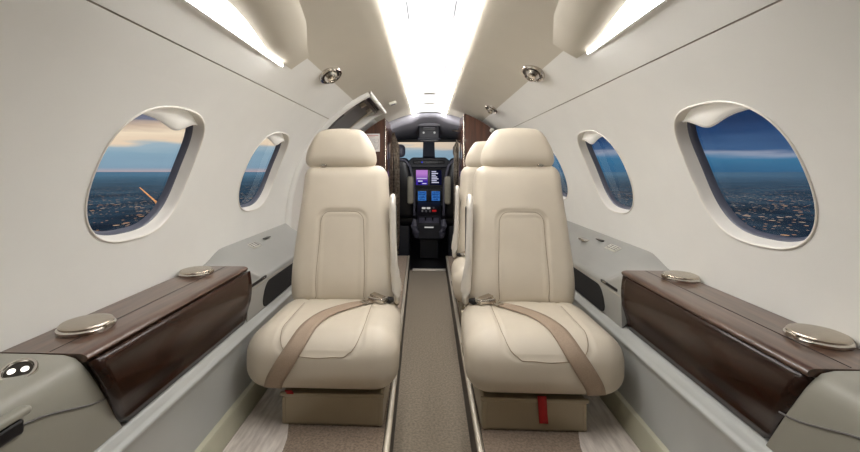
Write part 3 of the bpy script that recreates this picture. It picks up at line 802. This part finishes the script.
# ------------------------------------------------------------------ walnut cabinets ahead of the cabin
def bulk(s, xin, ya, yb, label):
    t = thing('walnut_cabinet', (s * .45, ya + .1, Z(PLAT)), label, 'cabinet', 'walnut cabinets at the cockpit entrance')
    tops = []
    out = [(xin, PLAT + .001)]
    a_in = math.degrees(math.acos(xin / (RAD(ya) - .03)))
    arc = [((RAD(ya) - .035) * math.cos(rad(a)), ZC + (RAD(ya) - .035) * math.sin(rad(a))) for a in frange(a_in, -38, 3)]
    out += arc + [(arc[-1][0], PLAT + .001)]
    mb = MB(); mb.prism(out, lambda u, v, y: (s * u, y, Z(v)), ya, yb); mb.build('cabinet_body', M['woodpanel'], t, bevel=.004)
    top = arc[0][1]
    # slim metal edge along the aisle corner, door leaf on the aisle side with a pull
    mb = MB(); mb.tube([Vector((s * (xin - .002), ya - .001, Z(PLAT + .02))), Vector((s * (xin - .002), ya - .001, Z(top - .01)))], .004, 8); mb.build('corner_trim', M['nickel'], t)
    mb = MB(); mb.rbox((s * (xin - .006), (ya + yb) / 2, Z((PLAT + top) / 2)), (.012, yb - ya - .08, top - PLAT - .14), .003); dl = mb.build('cabinet_door', M['wood'], t)
    mb = MB(); mb.rbox((s * (xin - .016), ya + .09, Z(-.12)), (.010, .02, .09), .004); mb.build('handle', M['chrome'], dl)
    return t, top
bulk(-1, .327, 2.94, 3.58, 'glossy walnut cabinet with a paper placard beside the entry door')
bulk(1, .255, 2.94, 3.58, 'glossy walnut cabinet behind the farther right seat')
t = thing('safety_placard', (-.417, 2.938, Z(.187)), 'small white instruction placard on the left walnut cabinet', 'placard')
mb = MB(); mb.rbox((-.417, 2.937, Z(.187)), (.104, .003, .132), .001); mb.build('card', M['paper'], t)
def ink(x0, x1, z0, z1, m, name='print_line'):
    mb = MB(); mb.rbox(((x0 + x1) / 2, 2.9352, Z((z0 + z1) / 2)), (x1 - x0, .0008, z1 - z0), .0002); return mb.build(name, m, t)
ink(-.460, -.376, .238, .242, M['redink']); ink(-.460, -.400, .229, .231, M['redink'])
for k, (xa, xb) in enumerate(((-.46, -.42), (-.41, -.374))):
    for z in (.20, .165):
        f = ink(xa, xb, z - .012, z + .014, M['redink' if (k + int(z * 200)) % 3 == 0 else 'ink'], 'print_frame')
        mb = MB(); mb.rbox(((xa + xb) / 2, 2.9346, Z(z + .001)), (xb - xa - .003, .0006, .023), .0002); mb.build('picture_box', M['paper'], f)
        mb = MB(); mb.tube([(xa + .006, 2.9342, Z(z - .006)), (xa + .016, 2.9342, Z(z + .008)), (xb - .008, 2.9342, Z(z - .002))], .0007, 6); mb.build('line_drawing', M['ink'], f)
ink(-.46, -.376, .142, .144, M['ink']); ink(-.46, -.39, .136, .138, M['ink'])
# coat hook on right cabinet
hp = Vector((.455, 2.938, Z(.275)))
t = thing('coat_hook', hp, 'small round coat hook on the right walnut cabinet', 'hook')
mb = MB(); mb.lathe([(.016, 0), (.016, .005), (.010, .008), (0, .009)], 20, Matrix.Translation(hp) @ Matrix.Rotation(PI / 2, 4, 'X')); mb.build('hook_plate', M['plate'], t)
mb = MB(); mb.tube([hp + Vector((0, -.006, 0)), hp + Vector((0, -.02, -.006)), hp + Vector((0, -.026, -.016)), hp + Vector((0, -.018, -.022))], .004, 8); mb.build('hook_arm', M['chrome'], t)

# gathered curtains at the cockpit entrance
def curtain(xa, xb, y, label, flare, cloth):
    s = -1 if xa < 0 else 1
    t = thing('cockpit_curtain', ((xa + xb) / 2, y, Z(AISLE) + .005), label, 'curtain', 'curtains at the cockpit entrance')
    rows = []
    zt = .335
    for j in range(41):
        q = j / 40; z = AISLE + .14 + (zt - AISLE - .14) * q
        pinch = 1 - .35 * math.exp(-((z + .74) / .07) ** 2)
        cx = (xa + xb) / 2 + s * .06 * smooth(.15, .34, z) * flare; hw = abs(xb - xa) / 2 * pinch * (1 + .5 * smooth(.1, .33, z) * flare)
        rows.append([Vector((cx + hw * (-1 + 2 * i / 36), y + .016 * pinch * math.sin(i * 1.75 + .5 * math.sin(q * 5)), Z(z))) for i in range(37)])
    mb = MB(); mb.grid(rows); o = mb.build('cloth', cloth, t, ang=80)
    sm = o.modifiers.new('thick', 'SOLIDIFY'); sm.thickness = .002
    mb = MB(); mb.tube([Vector(((xa + xb) / 2 - .05, y, Z(zt))), Vector(((xa + xb) / 2 + s * .07, y, Z(zt)))], .006, 8); mb.build('curtain_rod', M['nickel'], t)
    mb = MB(); mb.tube([Vector(((xa + xb) / 2 + (abs(xb - xa) / 2 * .72) * math.cos(a), y + .022 * math.sin(a), Z(-.74))) for a in [2 * PI * k / 16 for k in range(17)]], .006, 6); mb.build('tie_band', M['black'], t)
curtain(-.318, -.268, 3.62, 'brown gathered curtain tied back on the left of the cockpit entrance', 1, M['curtain'])
curtain(.222, .285, 3.62, 'patterned gathered curtain on the right of the cockpit entrance', 1, M['curtain_light'])

# ------------------------------------------------------------------ cockpit
YW = 4.95                      # windshield station
def cockpit_shell():
    # dark floor and side walls
    mb = MB(); mb.grid([[Vector((x, y, Z(AISLE - .01))) for x in (-.7, 0, .7)] for y in frange(3.56, 5.2, .2)]); tag(mb.build('floor_cockpit', M['black']), kind='structure')
    for s, nm in ((-1, 'left'), (1, 'right')):
        mb = MB(); rows = []
        for a in frange(-52, 20, 4): rows.append([P(s, y, a, .11) for y in frange(3.58, 5.2, .1)])
        mb.grid(rows); tag(mb.build('wall_cockpit_' + nm, M['cockdark']), kind='structure')
    # headliner: follows the cabin ceiling at its aft edge, flattens to the top of the windshield
    rows = []
    for y in [3.36] + frange(3.364, 4.8, .08):
        q = (y - 3.36) / 1.44; row = []
        for k in range(41):
            x = -.62 + 1.24 * k / 40
            r = RAD(y) - .012
            z0 = ZC + math.sqrt(r * r - x * x) if abs(x) < r else ZC
            z0 = min(z0, .446) - .035 * smooth(.05, .16, abs(x)) - .006
            if y < 3.361:                                   # aft lip rises to the cabin ceiling
                z0 = ZC + math.sqrt(max(0, RAD(y) ** 2 - x * x)) if abs(x) < RAD(y) else ZC
                z0 = min(z0, .475); row.append(Vector((x, y - .004, Z(z0)))); continue
            z1 = .365 - .10 * x * x
            row.append(Vector((x, y, Z(z0 + (z1 - z0) * q))))
        rows.append(row)
    mb = MB(); mb.grid(rows)
    o = mb.build('ceiling_cockpit', M['cockgrey'], ang=80); tag(o, kind='structure')
    sm = o.modifiers.new('thick', 'SOLIDIFY'); sm.thickness = .008
    # nose wall under the windshield
    mb = MB(); mb.grid([[Vector((x, YW + .1, Z(z))) for x in (-.75, 0, .75)] for z in (-.95, -.5, .09)]); tag(mb.build('wall_front', M['black']), kind='structure')
cockpit_shell()
w = thing('window_6', (0, YW, Z(.2)), 'cockpit windshield with dark centre post', 'window', kind='structure')
mb = MB(); mb.rbox((0, YW - .12, Z(.338)), (1.3, .07, .05), .01); mb.build('header_bar', M['black'], w)
mb = MB(); mb.loft([[Vector((sx * hw, y, Z(z))) for sx, y in ((-1, YW - .16), (1, YW - .16), (1, YW - .05), (-1, YW - .05))] for z, hw in ((.05, .082), (.15, .072), (.335, .068))]); mb.build('centre_post', M['post'], w)
for s in (-1, 1):
    out = [(.075, .095), (.42, .085), (.46, .20), (.42, .31), (.075, .315)]
    mb = MB(); mb.prism(out, lambda u, v, q, s=s: (s * u, q - .25 * max(0, u - .2), Z(v)), YW, YW + .006); mb.build('pane', M['glass'], w)
    mb = MB(); mb.tube([Vector((s * .43, YW - .09, Z(.07))), Vector((s * .47, YW - .1, Z(.2))), Vector((s * .43, YW - .09, Z(.33)))], .016, 8); mb.build('side_post', M['post'], w)
    mb = MB(); mb.tube([Vector((s * .075, YW, Z(.088))), Vector((s * .42, YW - .05, Z(.08))), Vector((s * .75, YW - .2, Z(.07)))], .012, 8); mb.build('sill', M['black'], w)

t = thing('overhead_display', (0, 3.75, Z(.40)), 'dark overhead standby unit with two small lights above the windshield post', 'overhead unit')
mb = MB(); mb.rbox((0, 3.76, Z(.335)), (.196, .14, .125), .013); mb.build('housing', M['cockdark'], t)
mb = MB(); mb.rbox((0, 3.74, Z(.404)), (.25, .19, .036), .016); mb.build('hood', M['cockgrey'], t)
mb = MB(); mb.rbox((0, 3.687, Z(.362)), (.13, .008, .034), .004); sc_ = mb.build('screen', M['black'], t)
mb = MB(); mb.rbox((0, 3.6825, Z(.372)), (.11, .002, .005), .001); mb.build('screen_line', M['cockgrey'], sc_)
for dx in (-.05, .05):
    mb = MB(); mb.lathe([(.010, 0), (.010, .006), (.006, .010), (0, .011)], 16, Matrix.Translation((dx, 3.691, Z(.326))) @ Matrix.Rotation(PI / 2, 4, 'X')); mb.build('lamp', M['btn'], t)
mb = MB(); mb.rbox((0, 3.755, Z(.272)), (.215, .12, .024), .008); mb.build('lower_rim', M['navy'], t)
mb = MB(); mb.rbox((0, 3.755, Z(.254)), (.18, .10, .02), .006); mb.build('switch_row', M['black'], t)

# instrument panel
YP = 4.45
ip = thing('instrument_panel', (0, YP, Z(-.5)), 'dark instrument panel with glowing screens at the end of the aisle', 'instrument panel')
mb = MB(); mb.prism([(-.62, -.42), (-.62, -.02), (-.26, .02), (.26, .02), (.62, -.02), (.62, -.42)], lambda u, v, y: (u, y, Z(v)), YP, YP + .12); mb.build('panel_board', M['cockdark'], ip)
mb = MB(); mb.prism([(-.262, .045), (-.30, .01), (-.26, .0), (.26, .0), (.30, .01), (.262, .045), (.18, .115), (-.18, .115)], lambda u, v, y: (u, y, Z(v)), YP - .10, YP + .25); mb.build('glareshield', M['navy'], ip, bevel=.01)
mb = MB(); mb.rbox((0, YP - .112, Z(.062)), (.34, .02, .04), .008); ct = mb.build('control_bar', M['black'], ip)
for k in range(7):
    mb = MB(); mb.lathe([(.009, 0), (.008, .014), (0, .015)], 12, Matrix.Translation((-.12 + .045 * k, YP - .122, Z(.062))) @ Matrix.Rotation(PI / 2, 4, 'X')); mb.build('knob', M['btn_blue'] if k == 1 else M['cockdark'], ct)
mb = MB(); mb.rbox((0, YP - .006, Z(-.115)), (.315, .02, .205), .008); bz = mb.build('display_bezel', M['black'], ip)
mb = MB(); mb.rbox((-.078, YP - .0175, Z(-.105)), (.128, .004, .165), .001); s1 = mb.build('map_screen', M['scr_purple'], bz)
mb = MB(); mb.rbox((.078, YP - .0175, Z(-.105)), (.128, .004, .165), .001); s2 = mb.build('menu_screen', M['scr_dark'], bz)
def bar(c, w, h, m, name, y=YP - .021):
    mb = MB(); mb.rbox((c[0], y, Z(c[1])), (w, .003, h), .0008); return mb.build(name, m, bz)
bar((-.078, -.115), .11, .008, M['scr_text'], 'horizon_line'); bar((-.095, -.145), .05, .012, M['scr_text'], 'readout'); bar((-.05, -.172), .045, .009, M['scr_text'], 'readout')
bar((-.105, -.172), .03, .02, M['scr_dark'], 'readout_box')
for k in range(7):
    ww = (.05, .07, .045, .06, .075, .055, .08)[k]
    bar((.03 + ww / 2, -.04 - .02 * k), ww, .010, M['scr_text'], 'menu_line')
for s in (-1, 1):
    mb = MB(); mb.rbox((s * .075, YP - .006, Z(-.315)), (.13, .02, .15), .008); b2 = mb.build('unit_bezel', M['black'], ip)
    mb = MB(); mb.rbox((s * .075, YP - .018, Z(-.31)), (.092, .004, .105), .001); b3 = mb.build('unit_screen', M['scr_blue'], b2)
    for k in range(5):
        mb = MB(); mb.rbox((s * .075, YP - .0205, Z(-.275 - .018 * k)), (.07 if k % 2 else .055, .002, .006), .0006); mb.build('key_row', M['scr_ink'], b2)
# side flight displays, partly behind the pilot seats
for s in (-1, 1):
    mb = MB(); mb.rbox((s * .39, YP - .006, Z(-.13)), (.26, .02, .20), .008); b4 = mb.build('flight_bezel', M['black'], ip)
    mb = MB(); mb.rbox((s * .39, YP - .0175, Z(-.125)), (.23, .004, .165), .001); mb.build('flight_screen', M['scr_dark'], b4)

cp = thing('centre_pedestal', (0, 4.2, Z(AISLE) + .001), 'dark centre pedestal of switches between the pilot seats', 'pedestal')
mb = MB(); mb.prism([(4.02, -.715), (4.02, -.56), (4.28, -.40), (4.425, -.37), (4.425, -.715)], lambda u, v, x: (x, u, Z(v)), -.128, .128); mb.build('pedestal_body', M['cockdark'], cp, bevel=.008)
sl = Vector((0, .26, .16)).normalized(); nm = Vector((0, -.16, .26)).normalized()
RP = Matrix((Vector((1, 0, 0)), sl, nm)).transposed()
def onp(x, q, h=0): return Vector((x, 4.02, Z(-.56))) + sl * q + nm * h
mb = MB(); mb.rbox(onp(0, .20, .002), (.23, .15, .006), .002, R=RP); sp = mb.build('switch_panel', M['black'], cp)
for (x, q, ww, m) in ((-.055, .245, .04, 'btn'), (-.005, .245, .04, 'btn'), (.05, .25, .02, 'cockgrey'), (.055, .2, .045, 'btn_red'), (-.07, .19, .02, 'cockgrey'), (-.03, .19, .02, 'cockgrey'), (.01, .19, .02, 'cockgrey')):
    mb = MB(); mb.rbox(onp(x, q, .010), (ww, .02, .012), .003, R=RP); mb.build('switch', M[m], sp)
mb = MB(); mb.rbox(onp(0, .05, .002), (.20, .08, .006), .002, R=RP); lp_ = mb.build('lever_plate', M['lilac'], cp)
for x in (-.035, .035):
    mb = MB(); mb.tube([onp(x, .05, 0), onp(x, .045, .05)], .008, 8); mb.build('power_lever', M['black'], lp_)
mb = MB(); mb.rbox((0, 4.014, Z(-.595)), (.09, .006, .012), .002); mb.build('name_strip', M['btn'], cp)
mb = MB(); mb.rbox((0, 4.24, Z((AISLE - .715) / 2)), (.19, .36, -.715 - AISLE - .002), .01); mb.build('foot', M['black'], cp)

def pilot_seat(s, label):
    t = thing('pilot_seat', (s * .33, 4.0, Z(AISLE - .009)), label, 'seat', 'pilot seats')
    cx = s * .345
    mb = MB()
    def fb(p):
        v = (p.z + .3) / .6
        return Vector((p.x * (1 - .25 * smooth(.5, 1, v)), p.y - .05 * v, p.z))
    mb.rbox((cx, 3.98, Z(-.20)), (.40, .12, .60), .055, step=.03, f=fb); bk = mb.build('backrest', M['black'], t, ang=80)
    # pale piping round the back shell
    hw = .20
    arc = [Vector((cx - s * hw * 1.02, 3.915, Z(-.46)))] + [Vector((cx - s * hw * (1 - .25 * smooth(-.2, .10, z)) * 1.0, 3.915 - .05 * (z + .5) / .6 , Z(z))) for z in frange(-.4, .02, .03)] + [Vector((cx - s * .11, 3.87, Z(.075))), Vector((cx, 3.865, Z(.10)))]
    mb = MB(); mb.tube(arc, .012, 8); mb.build('piping', M['lilac'], bk)
    mb = MB(); mb.rbox((cx, 4.20, Z(-.51)), (.42, .44, .12), .05); mb.build('seat_cushion', M['black'], t)
    mb = MB(); mb.rbox((cx, 4.2, Z(-.755)), (.30, .34, .36), .02); mb.build('seat_base', M['cockdark'], t)
    mb = MB(); mb.rbox((cx - s * .165, 3.885, Z(-.215)), (.062, .07, .27), .022); mb.build('armrest', M['sheep'], t)
    mb = MB(); mb.rbox((cx, 3.97, Z(.17)), (.22, .10, .13), .045); mb.build('headrest', M['lilac'], t)
    mb = MB(); mb.tube([(cx - s * .21, 3.88, Z(-.50)), (cx - s * .20, 3.86, Z(-.56)), (cx - s * .215, 3.86, Z(-.62)), (cx - s * .225, 3.87, Z(-.67))], [.022, .034, .036, .022], 10); mb.build('harness_bundle', M['lilac'], t)
pilot_seat(-1, 'dark pilot seat on the left of the cockpit, seen from behind')
pilot_seat(1, 'dark pilot seat on the right of the cockpit, seen from behind')

# ------------------------------------------------------------------ the world outside
GZ = -600.0
mb = MB(); mb.grid([[Vector((x, y, GZ)) for x in frange(-60000, 60000, 20000)] for y in frange(-60000, 60000, 20000)])
gm = bpy.data.materials.new('dusk_land'); gm.use_nodes = True
nt = gm.node_tree; nt.nodes.clear(); L = nt.links.new
def N(tp, **kw):
    n = nt.nodes.new(tp)
    for k, v in kw.items(): setattr(n, k, v)
    return n
def math_(op, a=None, b=None, c=None):
    n = N('ShaderNodeMath', operation=op)
    for i, v in enumerate((a, b, c)):
        if v is None: continue
        if isinstance(v, (int, float)): n.inputs[i].default_value = v
        else: L(v, n.inputs[i])
    return n.outputs[0]
def ramp(fac, stops, interp='LINEAR'):
    r = N('ShaderNodeValToRGB'); r.color_ramp.interpolation = interp
    el = r.color_ramp.elements
    while len(el) < len(stops): el.new(.5)
    for e, (p, c) in zip(el, stops): e.position = p; e.color = lin(c)
    L(fac, r.inputs[0]); return r.outputs[0]
def mixc(f, a, b, blend='MIX'):
    m = N('ShaderNodeMix', data_type='RGBA', blend_type=blend)
    if isinstance(f, (int, float)): m.inputs[0].default_value = f
    else: L(f, m.inputs[0])
    for i, v in ((6, a), (7, b)):
        if isinstance(v, tuple): m.inputs[i].default_value = v
        else: L(v, m.inputs[i])
    return m.outputs[2]
geo = N('ShaderNodeNewGeometry'); pos = geo.outputs['Position']
sep = N('ShaderNodeSeparateXYZ'); L(pos, sep.inputs[0])
dist = N('ShaderNodeVectorMath', operation='LENGTH'); L(pos, dist.inputs[0])
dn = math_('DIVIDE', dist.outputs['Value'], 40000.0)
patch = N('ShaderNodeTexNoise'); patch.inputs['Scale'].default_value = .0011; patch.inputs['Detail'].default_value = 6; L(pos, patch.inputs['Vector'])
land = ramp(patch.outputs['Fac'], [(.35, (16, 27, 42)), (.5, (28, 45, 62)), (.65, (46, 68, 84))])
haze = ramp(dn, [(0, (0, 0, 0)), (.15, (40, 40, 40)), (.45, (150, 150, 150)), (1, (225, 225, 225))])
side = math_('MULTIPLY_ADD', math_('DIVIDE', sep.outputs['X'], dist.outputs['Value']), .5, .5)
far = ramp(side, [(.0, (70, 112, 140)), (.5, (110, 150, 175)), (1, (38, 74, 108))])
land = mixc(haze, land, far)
# city lights: scattered bright points, denser where the large noise is high
dens = N('ShaderNodeTexNoise'); dens.inputs['Scale'].default_value = .0005; dens.inputs['Detail'].default_value = 3; L(pos, dens.inputs['Vector'])
tot = None
for sc_, rr in ((.012, .19), (.0055, .17), (.0026, .12)):
    v = N('ShaderNodeTexVoronoi'); v.inputs['Scale'].default_value = sc_; L(pos, v.inputs['Vector'])
    dot = math_('LESS_THAN', v.outputs['Distance'], rr)
    sepc = N('ShaderNodeSeparateColor'); L(v.outputs['Color'], sepc.inputs[0])
    on_ = math_('GREATER_THAN', math_('ADD', sepc.outputs[0], math_('MULTIPLY', dens.outputs['Fac'], 1.3)), .92)
    f = math_('MULTIPLY', dot, on_)
    tot = f if tot is None else math_('MAXIMUM', tot, f)
fade = math_('SUBTRACT', 1.0, math_('MINIMUM', math_('MULTIPLY', dn, 2.0), .9))
tot = math_('MULTIPLY', tot, fade)
lights = mixc(sepc.outputs[1], lin((255, 180, 110)), lin((250, 225, 190)))
final = mixc(tot, land, lights)
e = N('ShaderNodeEmission'); L(final, e.inputs['Color']); o = N('ShaderNodeOutputMaterial'); L(e.outputs[0], o.inputs[0])
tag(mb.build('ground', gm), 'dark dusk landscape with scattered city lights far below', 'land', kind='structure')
# lit roads on the land
M['road'] = emit('lit_road', (255, 196, 130), 1.0, (190, 110, 60), .01)
def road(pts, w, label):
    mb = MB(); rows = []
    pv = [Vector((x, y, GZ + 1)) for x, y in pts]
    for i, p in enumerate(pv):
        tg = (pv[min(i + 1, len(pv) - 1)] - pv[max(i - 1, 0)]).normalized(); sd = Vector((-tg.y, tg.x, 0))
        rows.append([p - sd * w, p + sd * w])
    mb.grid(rows); tag(mb.build('road', M['road']), label, 'road', kind='structure')
road([(-2500, 3900), (-3300, 4900), (-4900, 7000), (-6900, 9500), (-8900, 12000)], 20, 'lit road crossing the land outside the left window')

# ------------------------------------------------------------------ world: dusk sky
wd = bpy.data.worlds.new('dusk'); bpy.context.scene.world = wd; wd.use_nodes = True
nt = wd.node_tree; nt.nodes.clear(); L = nt.links.new
tc = N('ShaderNodeTexCoord'); dirv = tc.outputs['Generated']
sp_ = N('ShaderNodeSeparateXYZ'); L(dirv, sp_.inputs[0])
mp = N('ShaderNodeMapping'); mp.inputs['Scale'].default_value = (3.0, 3.0, 26.0); L(dirv, mp.inputs['Vector'])
cl = N('ShaderNodeTexNoise'); cl.inputs['Scale'].default_value = 1.6; cl.inputs['Detail'].default_value = 8; L(mp.outputs[0], cl.inputs['Vector'])
wob = math_('MULTIPLY', math_('SUBTRACT', cl.outputs['Fac'], .5), .055)
el = math_('ADD', sp_.outputs['Z'], wob)
e01 = math_('MULTIPLY_ADD', el, 4.0, .1)                 # z -.025 -> 0, z .225 -> 1
e02 = math_('MULTIPLY_ADD', sp_.outputs['Z'], 4.0, .1)
def st(z): return z * 4 + .1
warm = ramp(e01, [(st(0), (132, 160, 180)), (st(.028), (138, 168, 186)), (st(.047), (160, 182, 194)), (st(.056), (236, 212, 184)), (st(.075), (246, 226, 198)), (st(.090), (206, 182, 160)), (st(.105), (112, 116, 136)), (st(.16), (150, 150, 160))])
pink = ramp(e02, [(st(-.022), (0, 0, 0)), (st(-.010), (200, 200, 200)), (st(-.005), (150, 150, 150)), (st(.001), (0, 0, 0))])
warm = mixc(pink, warm, lin((226, 176, 160)))
cool = ramp(e01, [(st(-.01), (52, 98, 134)), (st(.018), (62, 116, 152)), (st(.026), (104, 134, 164)), (st(.034), (142, 152, 172)), (st(.042), (60, 92, 132)), (st(.07), (36, 66, 108)), (st(.10), (27, 52, 90)), (st(.18), (20, 48, 88))])
lr = ramp(math_('MULTIPLY_ADD', sp_.outputs['X'], .5, .5), [(.50, (0, 0, 0)), (.66, (255, 255, 255))])
sky = mixc(lr, warm, cool)
bg = N('ShaderNodeBackground'); L(sky, bg.inputs[0]); bg.inputs[1].default_value = 1.0
ow = N('ShaderNodeOutputWorld'); L(bg.outputs[0], ow.inputs[0])

# ------------------------------------------------------------------ lamps (added fill)
def area(name, loc, size, energy, rot=(0, 0, 0), col=(1, .97, .92)):
    l = bpy.data.lights.new(name, 'AREA'); l.shape = 'RECTANGLE'; l.size, l.size_y = size; l.energy = energy; l.color = col
    o = bpy.data.objects.new(name, l); COL.objects.link(o); o.location = loc; o.rotation_euler = rot
    return o
sl_ = bpy.data.lights.new('headliner_fill_spot', 'SPOT'); sl_.energy = 15; sl_.spot_size = rad(75); sl_.spot_blend = .6; sl_.shadow_soft_size = .03  # spot without a fixture, added to brighten the cockpit headliner
so_ = bpy.data.objects.new('headliner_fill_spot', sl_); COL.objects.link(so_); so_.location = (0, 2.75, Z(.02))
so_.rotation_euler = Vector((0, -1.0, -.42)).to_track_quat('Z', 'Y').to_euler()

# ------------------------------------------------------------------ camera
cam = bpy.data.cameras.new('camera'); co = bpy.data.objects.new('camera', cam); COL.objects.link(co)
F_PX, YAW, VPX, HOR = 400.0, 2.4, 428.0, 168.0
cam.sensor_fit = 'HORIZONTAL'; cam.sensor_width = 36; cam.lens = F_PX / 860 * 36
pp = VPX - F_PX * math.tan(rad(YAW))
cam.shift_x = (430 - pp) / 860; cam.shift_y = -(226 - HOR) / 860
cam.clip_start = .02; cam.clip_end = 200000
co.location = (-.01, 0, EYE); co.rotation_euler = (PI / 2, 0, rad(YAW))
sc = bpy.context.scene; sc.camera = co
sc.view_settings.view_transform = 'Standard'; sc.view_settings.look = 'None'; sc.view_settings.exposure = 0
sc.cycles.use_denoising = True
sc.cycles.max_bounces = 10; sc.cycles.diffuse_bounces = 6
